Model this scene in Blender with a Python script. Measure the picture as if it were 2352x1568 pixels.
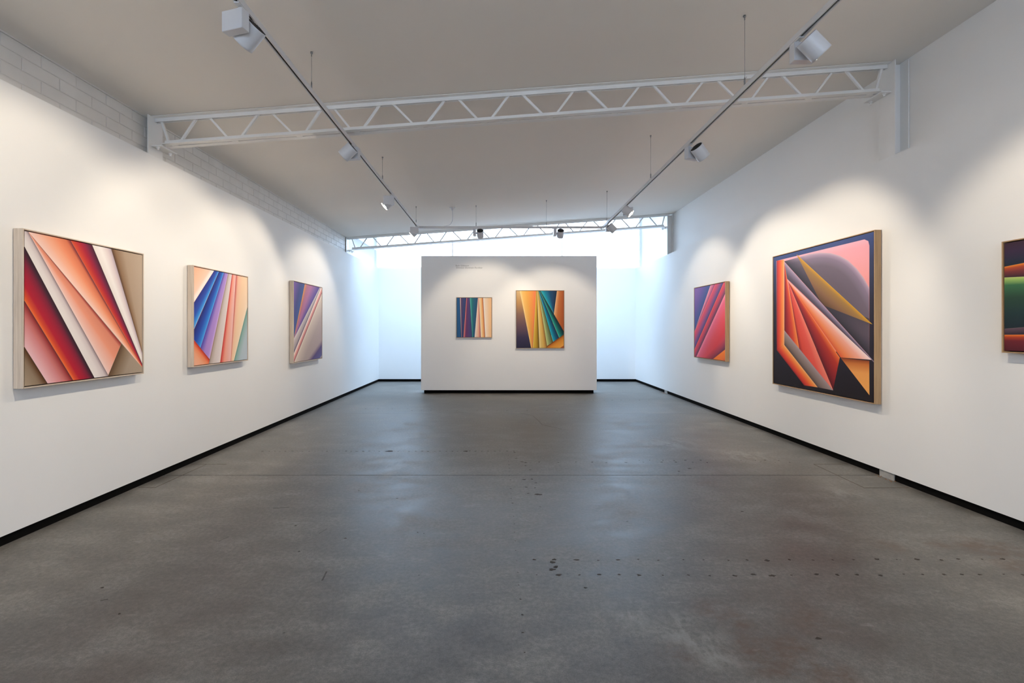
import bpy, bmesh, math, random
from mathutils import Vector, Matrix
random.seed(7)
for o in list(bpy.data.objects):
    bpy.data.objects.remove(o)
SC = bpy.context.scene
COL = SC.collection

# ------------------------------------------------------------------ camera, world, light, exposure
EYE = 1.50
cd = bpy.data.cameras.new('camera')
cd.sensor_width = 36.0
cd.lens = 1090 * 36 / 2352
cd.shift_x = 30 / 2352
cd.shift_y = -29 / 2352
cd.clip_start = 0.05
cam = bpy.data.objects.new('camera', cd)
COL.objects.link(cam)
cam.location = (0, 0, EYE)
cam.rotation_euler = (math.pi / 2, 0, 0)
SC.camera = cam
SC.view_settings.view_transform = 'Standard'
SC.view_settings.look = 'None'
SC.view_settings.gamma = 1.0
SC.view_settings.use_curve_mapping = False
SC.view_settings.exposure = 1.98
SC.cycles.use_denoising = True
SC.cycles.max_bounces = 10
SC.cycles.diffuse_bounces = 6
SC.cycles.glossy_bounces = 4
SC.cycles.sample_clamp_indirect = 6.0
SC.cycles.caustics_reflective = False
SC.cycles.caustics_refractive = False

SKY = (0.58, 0.75, 1.0)
SKY_STRENGTH = 5.9
SPOT_POWER = 27.0
SPOT_COLOR = (1.0, 0.855, 0.665)
w = bpy.data.worlds.new('overcast_sky')
SC.world = w
w.use_nodes = True
bg = w.node_tree.nodes['Background']
bg.inputs[0].default_value = (*SKY, 1)
bg.inputs[1].default_value = SKY_STRENGTH
# overcast sky: three times brighter overhead than at the horizon
_t = w.node_tree
_g = _t.nodes.new('ShaderNodeTexCoord'); _s = _t.nodes.new('ShaderNodeSeparateXYZ')
_m = _t.nodes.new('ShaderNodeMath'); _m.operation = 'MAXIMUM'; _m.inputs[1].default_value = 0.0
_a = _t.nodes.new('ShaderNodeMath'); _a.operation = 'MULTIPLY_ADD'; _a.inputs[1].default_value = SKY_STRENGTH * 2 / 3; _a.inputs[2].default_value = SKY_STRENGTH / 3
_t.links.new(_g.outputs['Generated'], _s.inputs[0]); _t.links.new(_s.outputs[2], _m.inputs[0])
_t.links.new(_m.outputs[0], _a.inputs[0]); _t.links.new(_a.outputs[0], bg.inputs[1])

def portal(loc, rot, sx, sy):
    l = bpy.data.lights.new('skylight_portal', 'AREA')
    l.shape = 'RECTANGLE'; l.size = sx; l.size_y = sy
    l.cycles.is_portal = True
    o = bpy.data.objects.new('skylight_portal', l)
    COL.objects.link(o); o.location = loc; o.rotation_euler = rot
portal((0.26, 13.50, 3.95), (-math.pi / 2, 0, 0), 7.5, 1.46)
portal((0.26, 12.35, 4.68), (0, 0, 0), 7.5, 2.4)
portal((0.25, -5.58, 1.7), (math.pi / 2, 0, 0), 6.5, 2.8)

# ------------------------------------------------------------------ materials
def lin(h):
    if isinstance(h, str):
        c = [int(h[i:i + 2], 16) / 255 for i in (0, 2, 4)]
        return tuple(x / 12.92 if x <= 0.04045 else ((x + 0.055) / 1.055) ** 2.4 for x in c)
    return h

class NT:
    """small helper around a material's node tree"""
    def __init__(self, name):
        self.m = bpy.data.materials.new(name)
        self.m.use_nodes = True
        self.t = self.m.node_tree
        self.b = self.t.nodes['Principled BSDF']
    def n(self, kind, **kw):
        nd = self.t.nodes.new(kind)
        for k, v in kw.items():
            setattr(nd, k, v)
        return nd
    def l(self, a, b):
        self.t.links.new(a, b)
    def noise(self, scale, detail=3, vec=None, rough=0.5):
        nd = self.n('ShaderNodeTexNoise')
        nd.inputs['Scale'].default_value = scale
        nd.inputs['Detail'].default_value = detail
        nd.inputs['Roughness'].default_value = rough
        if vec is not None:
            self.l(vec, nd.inputs['Vector'])
        return nd.outputs['Fac']
    def pos(self, scale=(1, 1, 1)):
        g = self.n('ShaderNodeNewGeometry')
        mp = self.n('ShaderNodeMapping')
        mp.inputs['Scale'].default_value = scale
        self.l(g.outputs['Position'], mp.inputs['Vector'])
        return mp.outputs['Vector']
    def ramp(self, fac, stops):
        r = self.n('ShaderNodeValToRGB')
        e = r.color_ramp.elements
        while len(e) < len(stops):
            e.new(0.5)
        for el, st in zip(e, stops):
            el.position = st[0]
            c = lin(st[1]); a = st[2] if len(st) > 2 else 1.0
            el.color = (*c, a)
        if fac is not None:
            self.l(fac, r.inputs[0])
        return r
    def math(self, op, a, b=None, clamp=False):
        nd = self.n('ShaderNodeMath', operation=op, use_clamp=clamp)
        for i, v in enumerate((a, b)):
            if v is None: continue
            if isinstance(v, (int, float)): nd.inputs[i].default_value = v
            else: self.l(v, nd.inputs[i])
        return nd.outputs[0]
    def mix(self, f, a, b, blend='MIX'):
        nd = self.n('ShaderNodeMix', data_type='RGBA', blend_type=blend)
        for sock, v in ((nd.inputs[0], f), (nd.inputs[6], a), (nd.inputs[7], b)):
            if isinstance(v, (int, float)): sock.default_value = v
            elif isinstance(v, tuple): sock.default_value = (*v[:3], 1)
            else: self.l(v, sock)
        return nd.outputs[2]
    def bump(self, h, strength, dist=0.01):
        bp = self.n('ShaderNodeBump')
        bp.inputs['Strength'].default_value = strength
        bp.inputs['Distance'].default_value = dist
        self.l(h, bp.inputs['Height'])
        self.l(bp.outputs[0], self.b.inputs['Normal'])

def paint(name, col, rough=0.6, var=0.02, scale=1.2, bump=0.0, metal=0.0, spec=0.5, bscale=200):
    k = NT(name)
    c = lin(col)
    f = k.noise(scale, 3, k.pos())
    r = k.ramp(f, [(0.3, tuple(x * (1 - var) for x in c)), (0.7, tuple(min(1, x * (1 + var)) for x in c))])
    k.l(r.outputs[0], k.b.inputs['Base Color'])
    k.b.inputs['Roughness'].default_value = rough
    k.b.inputs['Metallic'].default_value = metal
    k.b.inputs['Specular IOR Level'].default_value = spec
    if bump:
        k.bump(k.noise(bscale, 2, k.pos()), bump, 0.002)
    return k.m

M = {}
M['wall'] = paint('white_wall_paint', (0.88, 0.875, 0.865), 0.7, 0.012, 0.8, 0.08, spec=0.3)
M['ceiling'] = paint('white_ceiling_paint', (0.88, 0.84, 0.785), 0.8, 0.02, 0.5, 0.06, spec=0.2)
M['brick'] = paint('white_painted_brick', (0.72, 0.70, 0.67), 0.55, 0.05, 3.5, 0.35, bscale=60)
M['mortar'] = paint('painted_mortar', (0.69, 0.67, 0.64), 0.7, 0.05, 5, 0.3)
M['steel'] = paint('white_painted_steel', (0.84, 0.83, 0.81), 0.4, 0.03, 3)
M['track'] = paint('white_powder_coat', (0.70, 0.70, 0.71), 0.35, 0.01, 2)
M['lamp'] = paint('white_lamp_enamel', (0.66, 0.67, 0.70), 0.32, 0.01, 2)
M['groove'] = paint('dark_track_channel', (0.012, 0.009, 0.006), 0.7, 0.1, 20, spec=0.1)
M['fin'] = paint('dark_heat_sink', (0.07, 0.065, 0.06), 0.45, 0.1, 40, metal=0.6)
M['black'] = paint('black_recess_paint', (0.004, 0.0035, 0.003), 0.8, 0.1, 8, spec=0.08)
M['wire'] = paint('steel_wire', (0.25, 0.25, 0.25), 0.35, 0.05, 8, metal=0.8)
M['cord'] = paint('white_flex', (0.6, 0.62, 0.66), 0.5, 0.02, 8)
M['base_steel'] = paint('grey_column_base', (0.40, 0.39, 0.37), 0.6, 0.12, 14, 0.2)
M['backing'] = paint('dark_frame_rebate', (0.035, 0.018, 0.010), 0.8, 0.1, 20)
M['letter'] = paint('grey_vinyl', (0.26, 0.255, 0.25), 0.5, 0.02, 5)
M['stain'] = paint('dark_floor_hole', (0.045, 0.033, 0.022), 0.8, 0.3, 30)
M['rust'] = paint('rust_crumb', (0.30, 0.14, 0.06), 0.9, 0.3, 40)
M['joint'] = paint('floor_joint_dirt', (0.055, 0.04, 0.03), 0.9, 0.3, 12)
M['cut'] = paint('brown_saw_cut', (0.085, 0.055, 0.035), 0.9, 0.3, 12)
M['scuff'] = paint('grey_scuff', (0.085, 0.078, 0.068), 0.7, 0.4, 60)
M['plastic'] = paint('clear_white_plastic', (0.75, 0.75, 0.75), 0.3, 0.05, 8)

def wood(name, a, b_, axis):
    k = NT(name)
    sc = [60, 60, 60]; sc[axis] = 2.2
    f = k.noise(1.0, 5, k.pos(tuple(sc)), 0.65)
    r = k.ramp(f, [(0.25, a), (0.5, tuple((x + y) / 2 for x, y in zip(a, b_))), (0.8, b_)])
    k.l(r.outputs[0], k.b.inputs['Base Color'])
    k.b.inputs['Roughness'].default_value = 0.55
    k.bump(f, 0.15, 0.001)
    return k.m
OAK = ((0.52, 0.41, 0.31), (0.80, 0.68, 0.56))
WARM_LIT_OAK = ((0.34, 0.20, 0.095), (0.56, 0.37, 0.20))  # oak again, warmer right-wall lighting painted in as a browner tone
M['oak_z'] = wood('pale_oak_upright', *OAK, 2)
M['warm_lit_oak_z'] = wood('warm_lit_oak_upright', *WARM_LIT_OAK, 2)
M['warm_lit_oak_y'] = wood('warm_lit_oak_along_wall', *WARM_LIT_OAK, 1)
M['oak_y'] = wood('pale_oak_along_wall', *OAK, 1)
M['oak_x'] = wood('pale_oak_across', *OAK, 0)

def lens_mat():
    k = NT('lamp_lens')
    k.b.inputs['Base Color'].default_value = (0.9, 0.9, 0.9, 1)
    k.b.inputs['Emission Color'].default_value = (1, 0.86, 0.66, 1)
    k.b.inputs['Emission Strength'].default_value = 14.0
    return k.m
M['lens'] = lens_mat()

def glass_mat(name='clear_glazing', tint=(0.93, 0.96, 0.97)):
    k = NT(name)
    tr = k.n('ShaderNodeBsdfTransparent'); tr.inputs[0].default_value = (*tint, 1)
    gl = k.n('ShaderNodeBsdfGlossy'); gl.inputs['Roughness'].default_value = 0.02
    fr = k.n('ShaderNodeFresnel'); fr.inputs[0].default_value = 1.45
    mx = k.n('ShaderNodeMixShader')
    k.l(fr.outputs[0], mx.inputs[0]); k.l(tr.outputs[0], mx.inputs[1]); k.l(gl.outputs[0], mx.inputs[2])
    k.l(mx.outputs[0], k.t.nodes['Material Output'].inputs[0])
    return k.m
M['glass'] = glass_mat()
M['roof_glass'] = glass_mat('rooflight_glazing', (0.70, 0.73, 0.74))

def concrete():
    k = NT('polished_concrete')
    p = k.pos()
    big = k.noise(0.55, 4, p, 0.6)
    mid = k.noise(2.3, 6, k.pos((1, 1.6, 1)), 0.62)
    fine = k.noise(38, 4, p, 0.7)
    c1 = k.ramp(mid, [(0.32, (0.096, 0.088, 0.077)), (0.5, (0.142, 0.132, 0.117)), (0.68, (0.205, 0.193, 0.174))]).outputs[0]
    c2 = k.ramp(big, [(0.3, (0.86, 0.86, 0.86)), (0.7, (1.12, 1.11, 1.10))]).outputs[0]
    c = k.mix(1.0, c1, c2, 'MULTIPLY')
    gr = k.ramp(fine, [(0.38, (0.80, 0.80, 0.80)), (0.62, (1.16, 1.16, 1.16))]).outputs[0]
    c = k.mix(1.0, c, gr, 'MULTIPLY')
    gr2 = k.ramp(k.noise(160, 3, p, 0.8), [(0.40, (0.78, 0.78, 0.78)), (0.60, (1.2, 1.2, 1.2))]).outputs[0]
    c = k.mix(0.8, c, gr2, 'MULTIPLY')
    # trowel swirls
    sw = k.noise(5.5, 4, k.pos((1, 1, 1)), 0.55)
    sw = k.ramp(k.math('FRACT', k.math('MULTIPLY', sw, 9.0)), [(0.0, (0.90, 0.90, 0.90)), (0.5, (1.06, 1.06, 1.06)), (1.0, (0.90, 0.90, 0.90))]).outputs[0]
    c = k.mix(0.45, c, sw, 'MULTIPLY')
    # rusty stains in a few places
    sm = k.ramp(k.noise(1.7, 5, k.pos((1, 1, 1)), 0.7), [(0.56, (0, 0, 0)), (0.70, (1, 1, 1))]).outputs[0]
    g = k.n('ShaderNodeNewGeometry')
    area = None
    for (x, y, r, s) in ((1.23, 2.19, 0.22, 1.3), (1.44, 2.07, 0.16, 1.2), (1.39, 2.25, 0.12, 1.0), (3.32, 3.24, 0.22, 1.2), (3.50, 3.27, 0.10, 1.2), (3.35, 3.02, 0.26, 1.1),
                         (3.05, 3.31, 0.12, 0.9), (1.15, 2.52, 0.16, 0.8), (1.23, 2.44, 0.10, 1.0), (2.70, 3.29, 0.14, 0.8), (2.05, 4.62, 0.16, 0.5), (0.83, 2.19, 0.12, 0.8), (1.6, 2.45, .2, .6)):
        d = k.n('ShaderNodeVectorMath', operation='DISTANCE')
        k.l(g.outputs['Position'], d.inputs[0]); d.inputs[1].default_value = (x, y, 0)
        m = k.math('MULTIPLY', k.math('SUBTRACT', 1.0, k.math('DIVIDE', d.outputs['Value'], r), clamp=True), s * 1.6, clamp=True)
        area = m if area is None else k.math('MAXIMUM', area, m)
    rn = k.ramp(k.noise(7, 5, k.pos((1, 1.5, 1)), 0.7), [(0.38, (0, 0, 0)), (0.62, (1, 1, 1))]).outputs[0]
    rf = k.math('MULTIPLY', area, rn)
    c = k.mix(k.math('MULTIPLY', rf, 0.75), c, (0.098, 0.052, 0.026))
    pale = None
    for (x, y, r, s) in ((0.95, 2.35, 0.22, 1.0), (1.02, 2.18, 0.14, 1.0), (0.70, 2.50, 0.18, 0.7), (2.9, 5.6, .4, .7), (3.1, 4.3, .3, .6), (-1.2, 5.2, .4, .4), (2.2, 6.2, .5, .6)):
        d = k.n('ShaderNodeVectorMath', operation='DISTANCE')
        k.l(g.outputs['Position'], d.inputs[0]); d.inputs[1].default_value = (x, y, 0)
        m = k.math('MULTIPLY', k.math('SUBTRACT', 1.0, k.math('DIVIDE', d.outputs['Value'], r), clamp=True), s * 1.8, clamp=True)
        pale = m if pale is None else k.math('MAXIMUM', pale, m)
    pn = k.ramp(k.noise(4.5, 6, k.pos((1.6, .8, 1)), 0.7), [(0.46, (0, 0, 0)), (0.56, (1, 1, 1))]).outputs[0]
    c = k.mix(k.math('MULTIPLY', k.math('MULTIPLY', pale, pn), 0.35), c, (0.36, 0.35, 0.32))
    # pale scuffs, long and thin
    sf = k.noise(3.0, 7, k.pos((1.0, 2.6, 1)), 0.75)
    sf = k.ramp(sf, [(0.60, (0, 0, 0)), (0.70, (1, 1, 1))]).outputs[0]
    c = k.mix(k.math('MULTIPLY', sf, 0.30), c, (0.42, 0.41, 0.38))
    # dark specks
    vo = k.n('ShaderNodeTexVoronoi'); vo.inputs['Scale'].default_value = 3.2
    k.l(p, vo.inputs['Vector'])
    sp = k.ramp(vo.outputs['Distance'], [(0.018, (1, 1, 1)), (0.028, (0, 0, 0))]).outputs[0]
    c = k.mix(k.math('MULTIPLY', sp, 0.75), c, (0.03, 0.026, 0.02))
    k.l(c, k.b.inputs['Base Color'])
    rr = k.ramp(k.math('ADD', k.math('MULTIPLY', mid, 0.6), k.math('MULTIPLY', big, 0.4)),
                [(0.38, (0.40, 0.40, 0.40)), (0.5, (0.47, 0.47, 0.47)), (0.62, (0.56, 0.56, 0.56))]).outputs[0]
    k.l(rr, k.b.inputs['Roughness'])
    k.b.inputs['Specular IOR Level'].default_value = 0.7
    k.bump(fine, 0.10, 0.002)
    return k.m
M['floor'] = concrete()

# ------------------------------------------------------------------ painted canvases (flat artwork, half-plane shapes with soft gradients)
ART = {
 'coral': [
  ('w', (1.0, 0.0, 0.0712), (-1.0, -0.0, 1.138), [], [(0.0, 'ad9a84', 1.0), (1.0, 'ad9a84', 1.0)]),
  ('w', (0.9322, 0.362, -1.1152), (-1.0, -0.0, 1.1506), [], [(0.0, '4e2e14', 1.0), (0.1, '8a6848', 1.0), (0.35, 'ad957d', 1.0), (1.0, 'b8a490', 1.0)]),
  ('w', (0.8806, 0.4738, -1.0315), (-0.9322, -0.362, 1.1152), [], [(0.0, 'e8dfd8', 1.0), (0.4, 'f1e9e4', 1.0), (0.75, 'dfcecd', 1.0), (0.95, 'c0aeb6', 1.0), (1.0, 'a593a0', 1.0)]),
  ('w', (0.8152, 0.5792, -0.9514), (-0.8806, -0.4738, 1.0315), [], [(0.0, 'd4522c', 1.0), (0.2, 'c43426', 1.0), (0.45, 'a81430', 1.0), (0.72, '74183a', 1.0), (1.0, '341426', 1.0)]),
  ('w', (0.6993, 0.7148, -0.825), (-0.8152, -0.5792, 0.9514), [], [(0.0, 'f8d2c4', 1.0), (0.3, 'f5b292', 1.0), (0.6, 'ee9068', 1.0), (0.85, 'd8744e', 1.0), (0.94, '9c4038', 1.0), (1.0, '5c2030', 1.0)]),
  ('w', (0.8433, 0.5375, -0.633), (-0.7016, -0.7126, 0.8226), [(-0.8831, 0.4692, 0.6362)], [(0.0, 'f4d2ca', 1.0), (0.12, 'f2c2b2', 1.0), (0.5, 'ec987a', 1.0), (0.85, 'dc866a', 1.0), (0.95, 'a8443a', 1.0), (1.0, '801e1c', 1.0)]),
  ('w', (0.8846, -0.4663, -0.6385), (-0.8631, 0.5051, 1.0105), [(-0.6841, -0.7294, 0.8122)], [(0.0, '5a3c22', 1.0), (0.15, '80684e', 1.0), (0.4, 'a5927e', 1.0), (1.0, 'ad9c88', 1.0)]),
  ('w', (0.862, 0.507, -0.522), (-0.8438, -0.5367, 0.6322), [], [(0.0, 'eae2dd', 1.0), (0.4, 'e6dbd7', 1.0), (0.75, 'd5c6c4', 1.0), (0.9, 'b09c9e', 1.0), (1.0, '806c74', 1.0)]),
  ('w', (0.8438, 0.5366, -0.3464), (-0.862, -0.507, 0.522), [], [(0.0, 'f07030', 1.0), (0.12, 'da4c28', 1.0), (0.3, 'b8162c', 1.0), (0.55, 'a01530', 1.0), (0.75, '7a1832', 1.0), (0.88, '481a2a', 1.0), (1.0, '26121c', 1.0)]),
  ('w', (0.8505, 0.526, -0.1683), (-0.8438, -0.5366, 0.3464), [], [(0.0, 'eec0c4', 1.0), (0.3, 'e2a0a2', 1.0), (0.65, 'cf7672', 1.0), (0.88, 'a43c3a', 1.0), (1.0, '64161a', 1.0)]),
  ('w', (0.8615, 0.5078, -0.0271), (-0.8505, -0.526, 0.1683), [], [(0.0, 'a5927c', 1.0), (0.6, '927c64', 1.0), (0.9, '64401f', 1.0), (1.0, '3c200e', 1.0)]),
 ],
 'blue': [
  ('w', (0.7512, -0.66, 0.7034), (-0.7281, 0.6855, -0.4783), [], [(0.0, 'efb490', 1.0), (0.5, 'f2c4a4', 1.0), (0.75, 'f4cdb4', 1.0), (0.88, 'f8e8dc', 1.0), (1.0, 'f5efe8', 1.0)]),
  ('w', (-0.6343, -0.7731, 0.2421), (0.6532, 0.7572, -0.06), [], [(0.0, '901408', 1.0), (0.1, 'd8401c', 1.0), (0.3, 'ec8858', 1.0), (0.6, 'eda27c', 1.0), (1.0, 'efae8c', 1.0)]),
  ('w', (0.7301, -0.6833, 0.4751), (-0.8297, 0.5583, -0.2211), [], [(0.0, '1c2478', 1.0), (0.25, '203090', 1.0), (0.6, '2850b0', 1.0), (0.85, '2f86d8', 1.0), (1.0, '5cb0f0', 1.0)]),
  ('w', (0.8312, -0.556, 0.2179), (-0.8928, 0.4506, 0.0202), [(0.6343, 0.7731, -0.2421)], [(0.0, '141c64', 1.0), (0.2, '182880', 1.0), (0.5, '1f46a8', 1.0), (0.8, '2a74cc', 1.0), (1.0, '46a4ea', 1.0)]),
  ('w', (0.8928, -0.4506, -0.0202), (-0.94, 0.3412, 0.2532), [(0.6343, 0.7731, -0.2421)], [(0.0, '40349c', 1.0), (0.15, '6a58b4', 1.0), (0.45, 'a884cc', 1.0), (0.8, 'b08cd0', 1.0), (1.0, 'c8aae0', 1.0)]),
  ('w', (0.9406, -0.3395, -0.2555), (-0.9733, 0.2297, 0.4825), [], [(0.0, '826c60', 1.0), (0.12, 'b4a094', 1.0), (0.4, 'd0c2bc', 1.0), (0.8, 'dccfcc', 1.0), (1.0, 'e6d8d2', 1.0)]),
  ('w', (0.9741, -0.2259, -0.4873), (-0.9939, 0.11, 0.7184), [], [(0.0, 'b42020', 1.0), (0.12, 'dc5448', 1.0), (0.35, 'ee9c84', 1.0), (0.7, 'eeb0a0', 1.0), (1.0, 'f2c0ba', 1.0)]),
  ('w', (0.9944, -0.1058, -0.7235), (-0.9084, 0.4181, 0.7188), [], [(0.0, 'b84440', 1.0), (0.06, 'dc8070', 1.0), (0.15, 'eeb898', 1.0), (0.4, 'f2cca4', 1.0), (0.8, 'f5d6b4', 1.0), (1.0, 'fae2c8', 1.0)]),
  ('w', (0.9081, -0.4187, -0.7186), (-0.8972, 0.4416, 1.0217), [], [(0.0, '5e9080', 1.0), (0.12, '90b0a8', 1.0), (0.4, 'b0bfc4', 1.0), (1.0, 'bcc4d0', 1.0)]),
 ],
 'mauve': [
  ('w', (0.9112, -0.4119, 0.7591), (-0.9005, 0.4349, -0.1705), [], [(0.0, '7a5298', 1.0), (0.45, '76509a', 1.0), (0.75, '44447e', 1.0), (1.0, '3f5490', 1.0)]),
  ('w', (0.9058, -0.4237, 0.154), (-0.64, 0.7684, -0.299), [], [(0.0, 'eca050', 1.0), (0.08, 'd88858', 1.0), (0.2, 'b87080', 1.0), (0.5, 'b47098', 1.0), (0.8, '7c5898', 1.0), (1.0, '54428e', 1.0)]),
  ('w', (0.6392, -0.769, 0.3007), (-0.7078, 0.7064, -0.1027), [], [(0.0, 'dcd0cc', 1.0), (0.3, 'c8b8b4', 1.0), (0.7, 'b0a0a0', 1.0), (0.9, '7c6c7c', 1.0), (1.0, '54445a', 1.0)]),
  ('w', (0.7075, -0.7068, -0.0065), (-0.6495, 0.7604, 0.8655), [], [(0.0, 'ecdcc8', 1.0), (0.06, 'd8c4b4', 1.0), (0.3, 'b8a49c', 1.0), (0.7, 'b09a98', 1.0), (1.0, 'a898a0', 1.0)]),
  ('w', (0.7078, -0.7064, 0.1027), (-0.7075, 0.7068, 0.0065), [], [(0.0, 'f0dccc', 1.0), (0.2, 'f2dcd0', 1.0), (0.5, 'e8a498', 1.0), (0.75, 'd4827a', 1.0), (0.92, '9c5860', 1.0), (1.0, '703c4a', 1.0)]),
  ('w', (0.4571, -0.8894, -0.2271), (-0.4317, 0.902, 0.4754), [], [(0.0, 'ae9a98', 0.0), (0.2, '8a7080', 0.7), (0.4, '5c4878', 1.0), (1.0, '605c90', 1.0)]),
 ],
 'crimson': [
  ('w', (0.7261, -0.6876, 1.3499), (-0.7657, 0.6432, -0.3179), [], [(0.0, '8058a0', 1.0), (0.55, '8058a0', 1.0), (0.75, '6c509a', 1.0), (0.92, '48508e', 1.0), (1.0, '384a86', 1.0)]),
  ('w', (0.7679, -0.6406, 0.3129), (-0.6802, 0.733, -0.3738), [], [(0.0, 'f4b0c0', 1.0), (0.3, 'e88aa0', 1.0), (0.8, 'c05080', 1.0), (1.0, '883060', 1.0)]),
  ('w', (0.6889, -0.7248, 0.3551), (-0.7043, 0.7099, -0.0984), [], [(0.0, 'f0607a', 1.0), (0.15, 'e04c68', 1.0), (0.4, 'c8486c', 1.0), (0.65, '8c4880', 1.0), (0.9, '54407c', 1.0), (1.0, '3c3668', 1.0)]),
  ('w', (0.7022, -0.712, 0.1038), (-0.6953, 0.7187, 0.0576), [], [(0.0, 'f05e5c', 1.0), (0.2, 'dc4450', 1.0), (0.45, 'cc3c58', 1.0), (0.7, '943656', 1.0), (1.0, '502444', 1.0)]),
  ('w', (0.6953, -0.7187, -0.0576), (-0.7303, 0.6831, 0.7786), [], [(0.0, 'f488a0', 1.0), (0.1, 'e4607c', 1.0), (0.35, 'dc4854', 1.0), (0.6, 'd0363e', 1.0), (0.8, 'c03848', 1.0), (1.0, '7c3050', 1.0)]),
  ('w', (0.4248, -0.9053, -0.1725), (-0.3876, 0.9218, 0.3002), [], [(0.0, '582040', 0.0), (0.5, '582040', 0.4), (1.0, '48203a', 0.85)]),
  ('w', (0.3876, -0.9218, -0.3002), (-0.4096, 0.9123, 0.5436), [], [(0.0, 'ee7c18', 1.0), (0.5, 'e06c20', 1.0), (1.0, 'b84830', 1.0)]),
 ],
 'arch': [
  ('w', (-0.0072, -1.0, 1.7644), (0.0009, 1.0, -0.0029), [], [(0.0, '3a4a80', 1.0), (0.15, '2c3458', 1.0), (0.4, '241e30', 1.0), (1.0, '1c1214', 1.0)]),
  ('w', (-0.0011, -1.0, 1.7005), (0.0363, 0.9993, -0.5523), [(-1.0, 0.0008, 1.7224), (1.0, 0.0056, -0.0947), (-0.4613, -0.8872, 2.2714), (-0.9587, -0.2843, 2.1134)], [(0.0, 'eab0c0', 1.0), (0.06, 'eea4b0', 1.0), (0.3, 'f2a0a0', 1.0), (0.7, 'ee8478', 1.0), (1.0, 'f09878', 1.0)]),
  ('p', (0.6296, 0.7769, -1.4603), (-1.0, -0.0037, 1.7246), [(-0.8272, -0.5619, 2.0916), (-0.7444, -0.6677, 2.0927), (-0.6447, -0.7644, 2.0745), (-0.4918, -0.8707, 2.0168), (-0.3453, -0.9385, 1.9339), (-0.1874, -0.9823, 1.8237), (-0.0651, -0.9979, 1.7305), (0.0328, -0.9995, 1.6586)], [(0.0, 'c4aab8', 1.0), (0.06, 'a890a8', 1.0), (0.2, '847488', 1.0), (0.5, '6e606e', 1.0), (1.0, '665864', 1.0)], 8, 0.3),
  ('w', (0.6296, 0.7769, -1.4603), (-0.6589, -0.7522, 1.7195), [(-1.0, -0.0037, 1.7246), (0.0328, -0.9995, 1.6586), (-0.0651, -0.9979, 1.7305)], [(0.0, '241e26', 0.95), (0.35, '2c2630', 0.6), (1.0, '403844', 0.0)]),
  ('w', (-0.3162, -0.9487, 1.3706), (0.2799, 0.96, -1.1444), [(-1.0, -0.0037, 1.7246), (0.625, 0.7806, -1.4666)], [(0.0, '2a242a', 0.75), (1.0, '403844', 0.0)]),
  ('w', (0.5687, 0.8226, -1.3603), (-0.6286, -0.7777, 1.4589), [(1.0, 0.0038, -0.2744)], [(0.0, '4c404c', 1.0), (0.3, '5c5060', 1.0), (0.7, '84748c', 1.0), (1.0, 'b29cb4', 1.0)]),
  ('w', (-0.5923, -0.8057, 1.6985), (0.5612, 0.8277, -1.4497), [(0.8144, 0.5803, -1.4267), (0.6489, 0.7609, -1.4714), (0.3017, 0.9534, -1.3045)], [(0.0, 'd8a830', 1.0), (0.05, 'c89020', 1.0), (0.18, 'a47a3c', 1.0), (0.6, '886040', 1.0), (1.0, '5c3e20', 1.0)]),
  ('w', (0.6968, 0.7172, -1.2336), (-0.5579, -0.8299, 1.3509), [(-0.0087, 1.0, -0.4332)], [(0.0, 'e0582a', 1.0), (0.3, 'f08850', 1.0), (0.7, 'f4a890', 1.0), (1.0, 'fadcd8', 1.0)]),
  ('w', (0.8422, 0.5392, -1.0432), (-0.7062, -0.708, 1.232), [(-0.9615, 0.2748, 1.1271)], [(0.0, '5c0c14', 1.0), (0.3, '901c20', 1.0), (0.7, 'b83020', 1.0), (0.92, 'e4642c', 1.0), (1.0, 'f48844', 1.0)]),
  ('w', (0.967, 0.2548, -0.6897), (-0.8427, -0.5383, 1.0422), [(0.5918, 0.8061, -0.7584)], [(0.0, '901a1c', 1.0), (0.25, 'dc4834', 1.0), (0.7, 'e85848', 1.0), (1.0, 'f48470', 1.0)]),
  ('w', (1.0, -0.002, -0.2651), (-0.9637, -0.2671, 0.6983), [(0.5918, 0.8061, -0.7584)], [(0.0, '641014', 1.0), (0.3, 'a01c20', 1.0), (0.7, 'd84428', 1.0), (0.95, 'f08038', 1.0), (1.0, 'faa058', 1.0)]),
  ('w', (0.5895, 0.8078, -0.6022), (-0.5925, -0.8055, 0.7593), [(0.0118, 0.9999, -0.0763), (1.0, -0.002, -0.2645)], [(0.0, '54423e', 1.0), (0.4, '84706a', 1.0), (0.8, '9c8884', 1.0), (1.0, 'ac989c', 1.0)]),
  ('w', (1.0, 0.0006, -0.0923), (-1.0, 0.002, 0.2616), [(-0.0443, -0.999, 1.7032), (-0.4269, 0.9043, -0.3887)], [(0.0, '841a20', 1.0), (0.15, 'c83024', 1.0), (0.45, 'e8562c', 1.0), (0.8, 'f89040', 1.0), (1.0, 'feb878', 1.0)]),
  ('w', (0.5772, 0.8166, -0.4396), (-0.5895, -0.8078, 0.6022), [(-0.0265, 0.9996, -0.0406), (0.4269, -0.9043, 0.3887)], [(0.0, '841a20', 1.0), (0.15, 'c83024', 1.0), (0.45, 'e8562c', 1.0), (0.8, 'f89040', 1.0), (1.0, 'feb878', 1.0)]),
  ('w', (-0.012, -0.9999, 0.4578), (-0.0685, 0.9977, 0.0624), [(-1.0, -0.0055, 1.7248), (0.6583, 0.7528, -1.1959)], [(0.0, '84360f', 1.0), (0.12, 'c87030', 1.0), (0.35, 'e89c50', 1.0), (1.0, 'f0a858', 1.0)]),
 ],
 'bands': [
  ('w', (0.0031, -1.0, 0.8292), (-0.0797, 0.9968, -0.6447), [], [(0.0, '3c2430', 1.0), (0.4, '3a2840', 1.0), (0.8, '282a3c', 1.0), (1.0, '222630', 1.0)]),
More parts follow.
